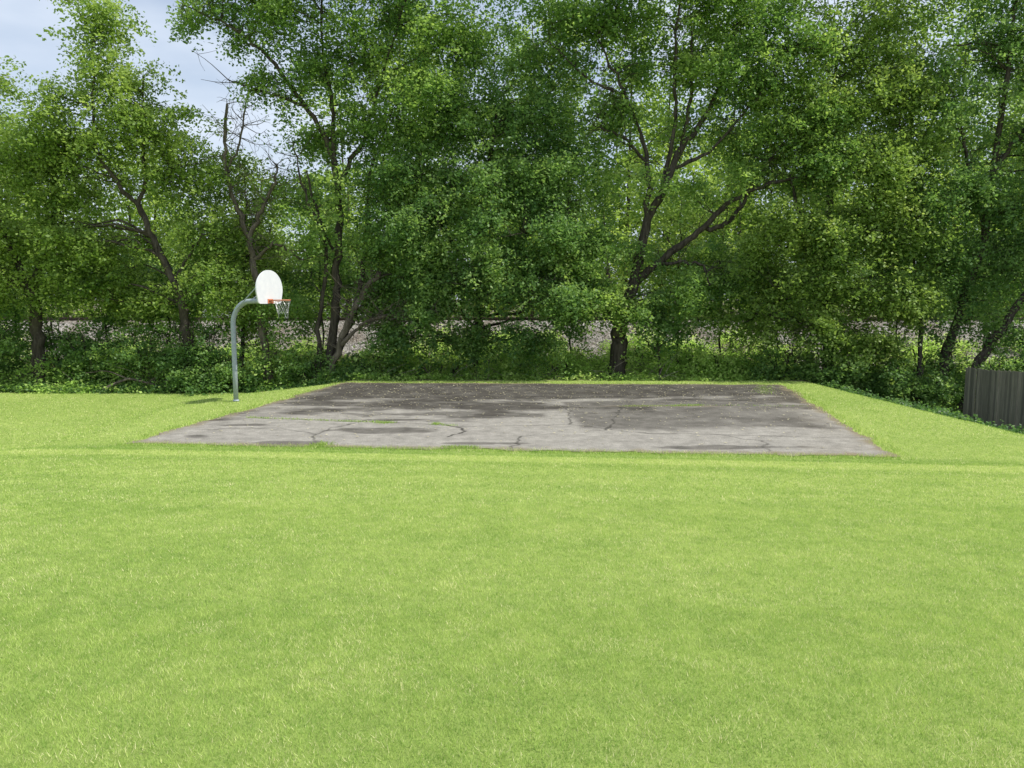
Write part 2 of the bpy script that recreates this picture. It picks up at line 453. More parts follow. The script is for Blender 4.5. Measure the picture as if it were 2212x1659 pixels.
thin = [[(-4.0, 15.9), (-4.43, 17.1), (-4.3, 18.3), (-3.66, 19.7)], [(-6.9, 19.9), (-4.8, 19.4), (-2.85, 19.1), (-1.2, 18.5), (1.4, 18.8), (3.2, 17.6), (7.9, 17.0)],
        [(-7.2, 24), (-1.5, 23.1), (-.1, 22.2), (3.3, 22), (5.4, 22.2), (8.9, 22)], [(0, 15.5), (.2, 17.2), (2.2, 18), (3.2, 21.9)], [(1.6, 22), (1.45, 18.8)],
        [(-1.5, 23.1), (-2.4, 25.4), (-1.8, 28)], [(5.4, 22.2), (5.9, 25.2), (5.1, 28)], [(-7.5, 18), (-5.7, 18.3), (-4.4, 17.4)], [(5.2, 15), (5.4, 16.6), (4.6, 17.4)]]
cr = np.maximum(seglines(big, 0.05) * .9, seglines(thin, 0.038) * 0.7 * sstep(.28, .48, fbm(X, Y, 1.1, 133)))
dirt = sstep(0.38, 0.0, edge + (fbm(X, Y, .3, 71) - .5) * .5) * 0.8 + sstep(0.2, 0, np.abs(Y - 22.05 - (fbm(X, Y, .5, 5) - .5) * .3)) * sstep(2, 3.5, X) * sstep(6.5, 5.5, X) * 0.6
dirt = np.clip(dirt + 0.25 * sstep(1.8, 0, edge) * fbm(X, Y, .4, 77) * (X > 6), 0, 1)
Zc = 0.022 + (fbm(X, Y, 2.5, 81) - .5) * 0.02 - k * 0.008
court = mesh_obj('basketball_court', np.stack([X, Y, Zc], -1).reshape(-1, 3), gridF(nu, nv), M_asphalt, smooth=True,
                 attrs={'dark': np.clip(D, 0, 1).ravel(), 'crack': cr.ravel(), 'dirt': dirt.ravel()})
court["kind"] = "structure"

# ------------------------------------------------------------------ grass blades
def blades(x, y, h, w, r, z=None):
    K = len(x)
    z = (height(x, y) + (fbm(x, y, 5, 2) - 0.5) * 0.06 * (~in_court(x, y, -1.2))) if z is None else z
    th = rng.uniform(0, 2 * np.pi, K)
    lean = rng.uniform(0.2, 1.1, K) * h
    la = rng.uniform(0, 2 * np.pi, K)
    b = np.stack([x, y, z - 0.004], -1)
    wv = np.stack([np.cos(th) * w, np.sin(th) * w, 0 * w], -1) * 0.5
    tip = b + np.stack([np.cos(la) * lean, np.sin(la) * lean, h], -1)
    V = np.stack([b - wv, b + wv, tip], 1).reshape(-1, 3)
    return V, np.arange(K * 3).reshape(-1, 3), np.repeat(np.clip(r, 0, 1), 3)
bx = []; by = []; bh = []; bw_ = []
for (d0, d1, dens, hh, ww) in ((1.6, 5, 15000, 0.025, 0.0034), (5, 9, 6500, 0.026, 0.0048), (9, 17, 1900, 0.028, 0.009), (17, 30, 520, 0.034, 0.018)):
    half = 0.74 * d1 + 1.2
    n = int(dens * (d1 - d0) * 2 * half)
    yy = rng.uniform(d0, d1, n); xx = rng.uniform(-half, half, n)
    kf = (np.abs(xx) < 0.74 * yy + 1.2) & (lawn_mask(xx, yy) > 0.4) & (~in_court(xx, yy, 0.02 + 0.22 * rng.random(n) ** 3))
    xx = xx[kf]; yy = yy[kf]
    bx.append(xx); by.append(yy); bh.append(hh * rng.uniform(0.5, 1.3, len(xx))); bw_.append(ww * rng.uniform(0.7, 1.3, len(xx)))
bx = np.concatenate(bx); by = np.concatenate(by); bh = np.concatenate(bh); bw_ = np.concatenate(bw_)
patch2 = fbm(bx, by, 0.14, 105, 3)
tone = lawn_tone(bx, by)
r = 0.47 + tone + (patch2 - .5) * 0.7 + rng.normal(0, 0.19, len(bx))
dry = rng.random(len(bx)) < 0.04 + .15 * sstep(.52, .75, fbm(bx, by, .3, 141, 4))
r = np.where(dry, 0.97, np.minimum(r, 0.86))
bh *= 1 + 1.2 * in_court(bx, by, -0.25)
bh *= .8 + .4 * patch2
V, F, rr = blades(bx, by, bh, bw_, r)
gr = mesh_obj('lawn_grass', V, F, M_grass, attrs={'rnd': rr}); gr["kind"] = "stuff"
wx = []; wy = []
for (x0, y0, x1, y1, n, s_) in ((-6.9, 19.9, -4.8, 19.4, 400, .05), (-4.8, 19.4, -2.9, 19.1, 330, .04), (-3.35, 19.05, -3.0, 19.05, 260, .08), (-1.9, 18.85, -1.85, 18.95, 130, .06), (-1.9, 18.8, -1.3, 18.6, 80, .04),
                          (3.2, 22.0, 5.6, 22.2, 420, .07), (4.6, 22.1, 5.5, 22.2, 250, .07), (-4.1, 16.0, -4.0, 16.3, 400, .13), (-1.4, 15.9, -.7, 15.85, 350, .07), (5.6, 22.2, 8.5, 22.0, 160, .06), (8.2, 25, 9, 27.4, 500, .2)):
    t = rng.random(n); wx.append(x0 + (x1 - x0) * t + rng.normal(0, s_, n)); wy.append(y0 + (y1 - y0) * t + rng.normal(0, s_, n))
wx = np.concatenate(wx); wy = np.concatenate(wy)
V, F, rr = blades(wx, wy, rng.uniform(.02, .07, len(wx)), rng.uniform(.01, .018, len(wx)), rng.normal(.25, .2, len(wx)), z=np.full(len(wx), 0.02))
w_ = mesh_obj('weeds', V, F, M_grass, attrs={'rnd': rr}); w_["kind"] = "stuff"
n = 2200
lu = rng.random(n); lv = rng.random(n) ** 0.55
p = bil(lu[None], lv[None])[0]
th = rng.uniform(0, 6.28, n); sz = rng.uniform(0.012, 0.045, n)
a = np.stack([np.cos(th), np.sin(th)], -1) * sz[:, None]; b = np.stack([-np.sin(th), np.cos(th)], -1) * sz[:, None] * .6
z = np.full((n, 1), 0.042)
V = np.stack([np.hstack([p - a, z]), np.hstack([p + b, z + .01]), np.hstack([p + a, z]), np.hstack([p - b, z + .006])], 1).reshape(-1, 3)
l_ = mesh_obj('leaf_litter', V, np.arange(n * 4).reshape(-1, 4), M_litter); l_["kind"] = "stuff"

# ------------------------------------------------------------------ ballast + railway
xs2 = np.arange(-48, 48, 0.09); ys2 = np.concatenate([np.arange(36.2, 40.3, 0.07), np.arange(40.3, 45, 0.15)])
X, Y = np.meshgrid(xs2, ys2)
Z = height(X, Y) + 0.06 + rng.normal(0, 0.018, X.shape) + (fbm(X, Y, 1.5, 91) - .5) * 0.12
Z -= 0.25 * sstep(36.9, 36.2, Y + (fbm(X, Y, 1.2, 95) - .5) * 1.2)
o = mesh_obj('railway_ballast', np.stack([X, Y, Z], -1).reshape(-1, 3), gridF(len(xs2), len(ys2)), M_ballast, attrs=None)
o["kind"] = "structure"
T = empty('railway_track', (0, 41.6, 1.88), "rusty railway track running along the gravel embankment", "railway track")
for yy in (-0.72, 0.72):
    a = Acc()
    a.box((0, yy, 0.185), (96, 0.07, 0.03)); a.box((0, yy, 0.13), (96, 0.02, 0.08)); a.box((0, yy, 0.08), (96, 0.14, 0.02))
    V, F = a.out(); mesh_obj('rail', V, F, M_rail, T)
a = Acc()
for i in range(176): a.box((-47.6 + i * 0.54, 0, 0.0 + rng.uniform(-.01, .01)), (0.23, 2.5, 0.13))
V, F = a.out(); o = mesh_obj('sleeper', V, F, M_tie, T); o["kind"] = "stuff"

# ------------------------------------------------------------------ basketball hoop
bz = float(height(-8.38, 23.3))
H = empty('basketball_hoop', (-8.38, 23.3, bz), "white fan-shaped backboard on a bent grey steel pole beside the court", "basketball hoop")
nd = np.array([math.cos(math.radians(-15)), math.sin(math.radians(-15)), 0]); sd = np.array([-nd[1], nd[0], 0]); up = np.array([0, 0, 1.0])
z0 = -bz
a = Acc()
pts = [(0, 0, -0.2), (0, 0, 1.0), (0, 0, 2.3 + z0)]
for t in np.linspace(0, 90, 12)[1:]:
    t = math.radians(t); q = nd * 0.60 * (1 - math.cos(t)) + up * (2.3 + z0 + 0.72 * math.sin(t)); pts.append(tuple(q))
end = nd * 1.14 + up * (3.04 + z0); pts.append(tuple(end))
a.capped(pts, [0.072] * len(pts), 20)
a.capped([(0, 0, 0), (0, 0, 0.05)], [0.10, 0.085], 20)
V, F = a.out(); mesh_obj('pole', V, F, M_galv, H, smooth=True)
zb = 2.95 + z0
ol = [(-0.52, 0), (0.52, 0), (0.60, 0.04)]
for t in np.linspace(-8, 188, 34):
    t = math.radians(t); ol.append((0.69 * math.cos(t), 0.42 + 0.56 * math.sin(t)))
ol.append((-0.60, 0.04))
ol = np.array(ol); n = len(ol)
bo = nd * 1.27
fr = np.array([bo + nd * 0.018 + sd * s_ + up * (zb + w) for s_, w in ol]); bk = np.array([bo - nd * 0.018 + sd * s_ + up * (zb + w) for s_, w in ol])
cV = np.vstack([fr, bk]); sideF = np.array([[i, i + n, (i + 1) % n + n, (i + 1) % n] for i in range(n)])
o = mesh_obj('backboard', cV, [np.array([list(range(n))]), np.array([list(range(2 * n - 1, n - 1, -1))]), sideF], M_board, H)
a = Acc()
for s_ in (-0.38, 0.38):
    e = bo - nd * 0.03 + sd * s_ + up * (zb + 0.62)
    st = nd * 0.12 + up * (2.74 + z0) + sd * (0.05 if s_ > 0 else -0.05)
    a.capped([st, (st + e) / 2, e], [0.017] * 3, 8)
R = np.stack([nd, sd, up], 1)
a.box(bo - nd * 0.045 + up * (zb + 0.1), (0.04, 0.84, 0.05), R); a.box(bo - nd * 0.045 + up * (zb + 0.62), (0.04, 0.84, 0.05), R)
a.box(nd * 1.19 + up * (3.04 + z0), (0.10, 0.18, 0.2), R)
V, F = a.out(); mesh_obj('brace', V, F, M_galv, H)
a = Acc()
rc = bo + nd * 0.42 + up * (3.06 + z0)
an = np.linspace(0, 2 * np.pi, 41)
V, F = tube([rc + 0.23 * (nd * math.cos(t) + sd * math.sin(t)) for t in an], [0.011] * 41, 8); a.add(V, F)
V, F = tube([rc - up * .025 + 0.23 * (nd * math.cos(t) + sd * math.sin(t)) for t in an], [0.006] * 41, 8); a.add(V, F)
a.box(bo + nd * 0.11 + up * (3.05 + z0), (0.18, 0.18, 0.025), R)
a.box(bo + nd * 0.028 + up * (3.02 + z0), (0.012, 0.28, 0.13), R)
for s_ in (-1, 1):
    a.capped([bo + nd * .03 + sd * .10 * s_ + up * (2.97 + z0), rc - nd * .12 + sd * .19 * s_ - up * .02], [.010, .010], 6)
V, F = a.out(); mesh_obj('rim', V, F, M_orange, H)
a = Acc()
K = 9
for lvl, (r0, r1, za, zc) in enumerate(((.23, .20, 0, -.13), (.20, .165, -.13, -.27), (.165, .15, -.27, -.40), (.15, .16, -.40, -.54))):
    for i in range(K):
        t0 = 2 * np.pi * (i + .5 * (lvl % 2)) / K
        for sgn in (-1, 1):
            t1 = t0 + sgn * np.pi / K
            if lvl == 3 and (sgn == 1 or i % 2): continue
            q0 = rc + r0 * (nd * math.cos(t0) + sd * math.sin(t0)) + up * za
            q1 = rc + r1 * (nd * math.cos(t1) + sd * math.sin(t1)) + up * zc
            V, F = tube([q0, (q0 + q1) / 2 - up * .01, q1], [.0045] * 3, 4); a.add(V, F)
V, F = a.out(); mesh_obj('net', V, F, M_chain, H)

# ------------------------------------------------------------------ fence
fa = np.array([16.15, 27.4]); fbend = np.array([14.85, 13.5])
fb = np.array([16.15, 27.4, float(height(16.15, 27.4))])
FE = empty('wooden_fence', tuple(fb), "weathered grey vertical-board wooden fence beside the lawn", "fence")
fd = fbend - fa; fl = np.linalg.norm(fd); fdn = fd / fl
ang = math.atan2(fdn[1], fdn[0]); Rf = np.array([[math.cos(ang), -math.sin(ang), 0], [math.sin(ang), math.cos(ang), 0], [0, 0, 1]])
a = Acc(); rn = []
pw = 0.125
npk = int(fl / pw)
for i in range(npk):
    q = fa + fdn * (i + .5) * pw
    gz = float(height(q[0], q[1]))
    rise = .22 * float(sstep(.0, 5.5, 27.4 - q[1]))      # boards stepped up as the fence comes up the bank
    hh = 1.98 + rise + rng.uniform(-.025, .025)
    a.box(np.array([q[0] + rng.normal(0, .009), q[1], gz + hh / 2]) - fb, (0.117, 0.02, hh), Rf); rn += [rng.random()] * 8
V, F = a.out(); mesh_obj('fence_boards', V, F, M_fence, FE, attrs={'rnd': rn})
for i in range(6):
    q = fa + fdn * (0.1 + i * (fl - 0.2) / 5) + np.array([0.10, 0])
    a = Acc(); gz = float(height(q[0], q[1])); a.box(np.array([q[0], q[1], gz + .85]) - fb, (.09, .09, 2.0), Rf)
    V, F = a.out(); mesh_obj('fence_post', V, F, M_fence, FE, attrs={'rnd': [.4] * 8})
for hz in (0.4, 1.5):
    a = Acc(); pts = []
    q0 = fa + np.array([.06, 0]); q1 = fbend + np.array([.06, 0])
    for t in np.linspace(0, 1, 16):
        q = q0 * (1 - t) + q1 * t; pts.append(np.array([q[0], q[1], float(height(q[0], q[1])) + hz]) - fb)
    a.capped(pts, [.03] * 16, 4); V, F = a.out(); mesh_obj('fence_rail', V, F, M_fence, FE, attrs={'rnd': [.4] * len(V)})

# ------------------------------------------------------------------ distant building
B = empty('low_building', (-26, 92, 0.9), "pale low flat-roofed building beyond the railway", "building")
a = Acc(); a.box((0, 0, 2.4), (34, 12, 4.8)); V, F = a.out(); mesh_obj('wall', V, F, M_wall, B)
a = Acc(); a.box((0, 0, 4.97), (34.6, 12.6, 0.34)); V, F = a.out(); mesh_obj('roof', V, F, M_roof, B)
for i in range(8):
    a = Acc(); a.box((-14.4 + i * 4.1, -6.02, 2.5), (1.9, 0.08, 1.3)); V, F = a.out(); mesh_obj('window', V, F, M_glass, B)

# ------------------------------------------------------------------ trees
make_tree('maple_tree', "leafy maple with a thick dark trunk on the wood's edge", 'tree', (-19.0, 31),
  [[(-19.0, 31, -.7, .27), (-19.0, 31, 1.5, .23), (-19.1, 31, 3.6, .2)],
   [(-19.1, 31, 3.5, .17), (-19.9, 31, 5.2, .13), (-20.6, 30.6, 8, .08), (-20.4, 30.6, 11, .03)],
   [(-19.1, 31, 3.5, .15), (-18.4, 31.2, 5.4, .1), (-18.0, 31.3, 7.6, .04)],
   [(-19.1, 31, 3.2, .1), (-20.5, 30.8, 4.4, .07), (-22.3, 30.6, 5, .03)]],
  [(-20.9, 6.3, 2.0, 1.5, 0, 220), (-18.3, 6.0, 1.5, 1.3, -.3, 140), (-20.6, 9.0, 2.0, 1.6, 0, 220), (-18.6, 8.4, 1.2, 1.1, .4, 80), (-20.6, 11.2, 1.4, 1.1, 0, 90),
   (-20.3, 3.9, 1.8, .9, -.4, 110), (-23.5, 7.5, 2.2, 3.2, 0, 240), (-17.6, 3.6, 1.2, .8, 0, 60)], mat=M_leafy)
make_tree('maple_tree', "leaning maple with forked trunk and bright leaf clumps", 'tree', (-12.75, 30.4),
  [[(-12.75, 30.4, -.7, .21), (-12.8, 30.4, 1.6, .18), (-12.95, 30.4, 3.2, .16), (-13.8, 30.4, 5.2, .13), (-14.4, 30.4, 6.7, .11)],
   [(-14.4, 30.4, 6.7, .09), (-15.1, 30.2, 7.5, .07), (-15.7, 30, 9.0, .05), (-15.6, 30, 12.5, .03)],
   [(-14.4, 30.4, 6.7, .08), (-14.15, 30.5, 7.6, .07), (-14.2, 30.6, 9.4, .05), (-14.0, 30.5, 11.5, .02)],
   [(-13.2, 30.4, 3.8, .06), (-12.3, 30.2, 4.9, .04), (-11.8, 30, 5.6, .02)]],
  [(-15.7, 9.6, 1.8, 1.3, .0, 240), (-13.4, 9.8, 1.4, 1.4, .0, 190), (-16.9, 7.8, 1.4, 1.1, .2, 130), (-12.6, 8.0, 1.0, .9, .3, 90), (-14.9, 11.8, 1.2, 1.2, 0, 120), (-15.7, 13.4, .9, .9, 0, 60), (-16.6, 14.4, 0.5, .5, 0, 18), (-14.7, 14.0, .5, .8, 0, 28),
   (-17.2, 5.4, 1.4, .9, .2, 100), (-15.7, 5.3, 1.2, .9, .4, 90), (-11.9, 5.8, 1.0, .9, .2, 90), (-11.2, 4.0, 1.0, .9, 0, 80), (-16.2, 3.4, 1.4, .8, .8, 90), (-14.3, 3.4, 1.0, .7, .6, 60), (-16.8, 10.2, .9, 1.0, 0, 55)], mat=M_leafy)
make_tree('young_tree', "slender young tree with light green leaves", 'tree', (-11.6, 33.2),
  [[(-11.6, 33.2, -.6, .1), (-11.5, 33.2, 3, .08), (-11.2, 33.2, 6, .04), (-11.2, 33.2, 8, .015)]],
  [(-11.5, 7.6, 1.2, 1.4, 0, 130), (-12.4, 5.6, 1.4, 1.3, 0, 140), (-10.5, 5.6, 1.1, 1.2, 0, 110), (-11.8, 3.6, 1.4, .9, 0, 100), (-11.4, 2.2, 1.2, .7, 0, 60)], mat=M_leafy)
make_tree('dead_tree', "half-dead tree with broken snag and bare twigs", 'tree', (-9.85, 31),
  [[(-9.85, 31, -.7, .19), (-9.95, 31, 2.2, .15), (-10.25, 31, 4.4, .13), (-10.4, 31, 5.6, .11)],
   [(-10.4, 31, 5.5, .11), (-9.9, 31, 6.4, .08), (-9.45, 31, 7.3, .06), (-9.2, 31, 8.3, .03)],
   [(-10.4, 31, 5.5, .10), (-11.0, 31, 7.2, .08), (-11.2, 31, 8.8, .07), (-11.05, 31, 10.6, .05)],
   [(-11.1, 31, 8.0, .05), (-10.6, 31, 9.3, .035), (-10.2, 31, 10.9, .012)],
   [(-10.3, 31, 4.6, .07), (-9.2, 30.8, 5.2, .05), (-8.3, 30.6, 4.6, .02)]],
  [(-9.7, 2.9, .8, .7, -.3, 40), (-9.6, 1.0, .7, .6, -.3, 30)], bmat=M_dead, twigs=90)
make_tree('maple_tree', "tall multi-stemmed maple with dark arching limbs", 'tree', (-7.4, 31),
  [[(-7.5, 31, -.6, .2), (-7.1, 31, 2.3, .16), (-6.95, 31, 4, .15), (-6.8, 31, 6.4, .135), (-6.95, 31, 8.5, .12)],
   [(-6.95, 31, 8.4, .10), (-7.6, 30.7, 10.0, .085), (-8.8, 30.4, 11.6, .065), (-10.2, 30.2, 13.0, .04), (-12.2, 30, 13.9, .015)],
   [(-6.95, 31, 8.4, .10), (-7.0, 31, 10.6, .08), (-7.3, 31, 13, .05), (-7.2, 31, 16, .03)],
   [(-6.85, 31, 7.4, .09), (-5.6, 31, 9.8, .07), (-4.9, 31, 12, .05), (-3.8, 30.6, 15, .03)],
   [(-7.9, 30.5, 10.4, .06), (-9.5, 30.2, 10.9, .04), (-10.7, 30.2, 11.3, .015)],
   [(-7.3, 31, .4, .14), (-6.3, 31, 2.6, .11), (-5.9, 31.3, 5, .09), (-5.6, 31.5, 8, .06), (-4.7, 31.5, 10.5, .03)],
   [(-7.6, 31, -.6, .12), (-7.7, 30.9, 2.0, .09), (-7.3, 30.8, 5.0, .07), (-7.9, 30.5, 8, .03)],
   [(-7.0, 30.8, 5.0, .06), (-8.0, 30.4, 7.2, .04), (-8.3, 30.3, 9, .015)]],
  [(-11.0, 14.1, 1.3, .9, 0, 90), (-9.3, 13.2, 1.3, .9, -.3, 100), (-8.7, 11.2, 1.0, .7, -.4, 60), (-10.0, 15.5, 1.6, 1.2, 0, 120), (-7.4, 15.2, 1.9, 1.6, 0, 220), (-4.6, 14.8, 1.9, 1.6, 0, 230),
   (-6.2, 12.2, 1.7, 1.2, -.1, 170), (-3.8, 11.9, 1.9, 1.5, 0, 230), (-5.0, 9.8, 1.3, 1.0, .1, 120), (-7.9, 9.4, .9, .7, .2, 60), (-4.8, 7.6, 1.3, 1.2, .3, 130), (-7.9, 17.8, 3, 1.2, 0, 130), (-3.6, 17.4, 2.4, 1.3, 0, 140),
   (-5.2, 5.4, 1.0, .9, .6, 90), (-7.6, 5.8, .9, .8, -.4, 45), (-2.2, 13.6, 1.5, 1.6, 0, 170), (-3.0, 9.8, 1.0, 1.0, .3, 80), (-8.6, 7.2, .8, .8, .6, 60), (-5.0, 3.4, 1.0, .9, .4, 80), (-6.4, 7.6, .7, .6, -.6, 30)], mat=M_leaf, twigs=110)
make_tree('dead_tree', "leaning dead stem broken off above the undergrowth", 'tree', (-7.2, 30.3),
  [[(-7.4, 30.3, -.6, .15), (-6.7, 30.3, 1.4, .13), (-6.0, 30.3, 2.9, .11), (-5.15, 30.3, 4.1, .09)],
   [(-6.8, 30.3, 1.1, .09), (-6.0, 30.2, 2.0, .07), (-4.6, 30, 2.45, .05), (-3.6, 29.9, 2.2, .02)]], None, bmat=M_dead, twigs=80)
make_tree('maple_tree', "dense maple with dark drooping boughs reaching near the ground", 'tree', (-1.6, 33.4),
  [[(-1.6, 33.4, -.7, .13), (-1.4, 33.2, 3, .12), (-1.4, 32.6, 6, .11), (-.8, 32, 9, .08), (-.6, 31.8, 11, .03)],
   [(-1.4, 33.1, 3.6, .09), (-2.6, 31.8, 5.6, .07), (-3.6, 30.8, 7, .04)],
   [(-1.4, 33.1, 3.6, .09), (.4, 31.6, 5.4, .07), (1.6, 30.6, 6.2, .03)]],
  [(-1.6, 9.8, 1.9, 1.2, -1.8, 230), (.6, 10.6, 1.6, 1.2, -1.8, 160), (-.6, 12.4, 1.7, 1.4, -1.2, 150), (1.6, 12.4, 1.3, 1.1, -1.2, 90), (-3.3, 8.0, 1.4, 1.3, -2.4, 190), (-.8, 7.6, 1.9, 1.4, -2.8, 270), (1.4, 8.2, 1.3, 1.3, -2.2, 150), (-2.6, 5.7, 1.7, 1.2, -3.4, 230), (.3, 5.4, 1.8, 1.2, -3.5, 240),
   (-3.9, 4.0, 1.2, .9, -3.0, 130), (-1.6, 3.8, 1.7, 1.0, -3.6, 200), (1.2, 3.6, 1.4, 1.0, -3.6, 170), (2.3, 5.4, 1.0, 1.0, -3.2, 100), (-3.3, 2.1, 1.2, .8, -3.1, 110), (-.7, 2.0, 1.2, .7, -3.2, 90), (1.3, 1.8, .9, .6, -3.2, 55),
   (-4.4, 5.8, .9, .8, -2.8, 60), (2.5, 3.3, .8, .6, -3.2, 40), (-4.8, 1.6, .8, .7, -2.8, 50)], mat=M_leafd)
make_tree('maple_tree', "large spreading maple with a stout trunk and long curving limb", 'tree', (4.25, 31),
  [[(4.25, 31, -.6, .38), (4.25, 31, 1.0, .32), (4.35, 31, 2.2, .29), (4.9, 31, 4.0, .21), (5.35, 31, 6.1, .17), (6.0, 31, 7.5, .14), (6.6, 31, 8.9, .12), (7.6, 31, 10.3, .09), (8.4, 30.8, 12.6, .06), (8.9, 30.8, 15, .03)],
   [(5.25, 31, 5.8, .12), (5.35, 31, 7.6, .10), (5.1, 31, 9.2, .08), (4.3, 30.8, 11, .06), (3.2, 30.6, 13, .03)],
   [(5.9, 31, 7.4, .10), (6.3, 30.8, 10.0, .07), (6.2, 30.6, 12.5, .05), (6.4, 30.6, 15.5, .03)],
   [(4.9, 31, 3.7, .16), (5.9, 30.8, 4.6, .135), (7.2, 30.6, 5.6, .115), (8.4, 30.4, 6.8, .09), (9.9, 30.2, 7.5, .06), (11.6, 30, 7.7, .03)],
   [(7.3, 30.6, 5.7, .10), (8.5, 30.6, 6.2, .08), (9.4, 30.5, 7.6, .055), (10.3, 30.4, 8.9, .03)],
   [(4.3, 31, 2.0, .17), (3.4, 31, 3.2, .13), (2.6, 30.9, 4.4, .09), (2.2, 30.7, 6.4, .04)],
   [(5.8, 30.9, 4.5, .08), (7.3, 30.3, 4.4, .05), (7.6, 30, 3.6, .02)],
   [(6.6, 31, 8.9, .08), (6.9, 30.8, 11.4, .055), (6.8, 30.7, 13.6, .03)],
   [(6.2, 31, 8.0, .08), (7.6, 30.6, 8.8, .06), (9.2, 30.4, 10.6, .04), (10.4, 30.3, 12.4, .02)],
   [(5.35, 31, 8.2, .07), (4.4, 30.7, 9.2, .05), (3.1, 30.5, 9.7, .02)],
   [(4.4, 30.8, 10.8, .06), (2.6, 30.6, 11.6, .04), (1.4, 30.5, 12.8, .015)]],
  [(3.0, 13.8, 1.8, 1.2, .0, 160), (1.4, 14.2, 1.2, 1.0, .0, 80), (5.2, 14.9, 1.9, 1.4, .0, 210), (8.0, 14.6, 2.0, 1.6, .0, 240), (10.3, 13.0, 1.7, 1.5, .0, 200), (6.3, 12.6, 1.4, 1.0, .1, 120), (8.9, 11.8, 1.6, 1.1, .0, 160),
   (4.0, 11.4, 1.3, .9, .2, 100), (2.9, 9.6, 1.1, 1.0, .2, 80), (4.2, 17.4, 3, 1.3, 0, 140), (9.0, 17, 3, 1.3, 0, 140), (10.8, 10.0, 1.4, 1.1, -.2, 130), (11.3, 8.4, 1.2, .8, -.8, 100), (9.3, 9.0, 1.0, .6, .1, 60),
   (2.6, 7.2, 1.0, .9, .4, 70), (2.7, 4.8, 1.1, 1.0, -.5, 100), (3.2, 3.0, .9, .7, -.8, 60), (6.4, 3.5, 1.0, .7, -.5, 65), (8.6, 4.2, 1.3, 1.0, .6, 90), (6.9, 7.3, .9, .5, -.5, 40), (8.6, 7.6, .9, .5, -.5, 40), (7.7, 9.8, 1.0, .7, .4, 60), (5.1, 2.7, .8, .6, -.7, 40), (5.0, 7.8, .7, .5, -.5, 25), (4.7, 5.0, .7, .6, -.7, 28)], mat=M_leaf, twigs=140)
make_tree('sapling', "small sapling with a thin trunk and round crown", 'tree', (5.8, 30.6),
  [[(5.8, 30.6, -.6, .07), (5.8, 30.6, .6, .06), (5.75, 30.6, 1.6, .045), (5.9, 30.6, 2.8, .02)], [(5.77, 30.6, 1.1, .035), (6.6, 30.5, 1.9, .015)], [(5.77, 30.6, 1.0, .03), (5.1, 30.5, 1.7, .015)]],
  [(5.8, 2.4, .9, .6, 0, 55), (6.6, 2.0, .6, .45, 0, 25)], mat=M_leafd)
make_tree('maple_tree', "broad maple with hanging curtains of green foliage", 'tree', (12.9, 31.4),
  [[(12.9, 31.4, -1.2, .24), (12.8, 31.4, 3, .19), (12.6, 31.3, 6, .15), (12.5, 31.2, 10, .08), (12.6, 31, 13, .03)],
   [(12.8, 31.4, 3.4, .12), (14.2, 31, 6, .08), (15, 30.6, 9, .04)], [(12.7, 31.4, 4, .12), (11.4, 30.8, 6, .08), (10.6, 30.2, 7.6, .03)]],
  [(12.6, 12.6, 1.8, 1.4, 0, 200), (11.2, 10.0, 1.3, 1.2, -.8, 140), (13.8, 10.6, 1.7, 1.3, -.4, 190), (15.2, 12.4, 1.5, 1.3, 0, 130), (12.4, 8.2, 1.7, 1.2, -1.2, 210), (14.6, 8.2, 1.6, 1.2, -1, 190), (10.9, 6.0, 1.3, 1.1, -1.3, 140), (12.9, 5.8, 1.7, 1.2, -1.7, 220),
   (14.9, 5.8, 1.4, 1.2, -1.3, 160), (10.6, 3.8, 1.3, .9, -1.4, 120), (12.5, 3.6, 1.5, 1.0, -1.8, 170), (14.5, 3.5, 1.4, 1.0, -1.5, 140), (9.4, 2.5, 1.0, .7, -1.0, 65), (11.3, 1.9, 1.2, .7, -1.6, 90), (13.4, 1.6, 1.3, .8, -1.6, 110), (14.9, 15, 1.7, 1.4, 0, 120), (12.2, 15.4, 1.7, 1.4, 0, 130), (9.2, 5.6, .8, .8, -1, 50), (15.2, 10.2, 1.2, 1.2, 0, 90)], mat=M_leafy, shade=-.12)
make_tree('young_tree', "thin dark-stemmed young tree by the fence", 'tree', (16.0, 30.2),
  [[(16.0, 30.2, -1.2, .09), (15.9, 30.2, 2, .08), (15.5, 30.2, 5, .05), (15.7, 30.2, 7.5, .02)]],
  [(15.8, 6.8, 1.2, 1.1, 0, 90), (15.9, 4.6, 1.1, .9, 0, 80), (16.0, 2.6, 1.0, .7, 0, 50)], mat=M_leafd)
make_tree('maple_tree', "tall dark-trunked maple behind the wooden fence", 'tree', (17.1, 30.6),
  [[(17.0, 30.6, -1.2, .2), (17.2, 30.6, 1, .18), (17.8, 30.6, 3.2, .16), (18.3, 30.5, 5.6, .14), (18.6, 30.4, 9.9, .10), (18.9, 30.4, 14, .06), (19, 30.4, 17, .03)],
   [(18.3, 30.5, 5.8, .1), (17.4, 30.2, 8, .07), (16.8, 30, 10, .03)], [(18.5, 30.4, 8, .1), (19.6, 30, 10, .06), (20.6, 29.8, 12, .03)]],
  [(18.9, 14.6, 1.7, 1.5, .1, 170), (17.3, 12.6, 1.4, 1.3, .1, 120), (20.3, 12.6, 1.6, 1.4, 0, 150), (17.4, 9.8, 1.3, 1.2, 0, 120), (20.0, 9.8, 1.6, 1.4, -.3, 160), (17.4, 7.3, 1.2, 1.0, -.2, 100), (19.8, 7.0, 1.5, 1.2, -.6, 150), (16.9, 5.1, 1.1, .8, -.2, 80), (19.4, 4.6, 1.5, 1.0, -.4, 140), (16.9, 15.6, 1.3, 1.1, 0, 90), (22, 8, 2, 4, 0, 220), (18.3, 17.4, 2.4, 1.2, 0, 110), (18.6, 2.8, 1.1, .8, -.3, 70)], mat=M_leafd, twigs=50)
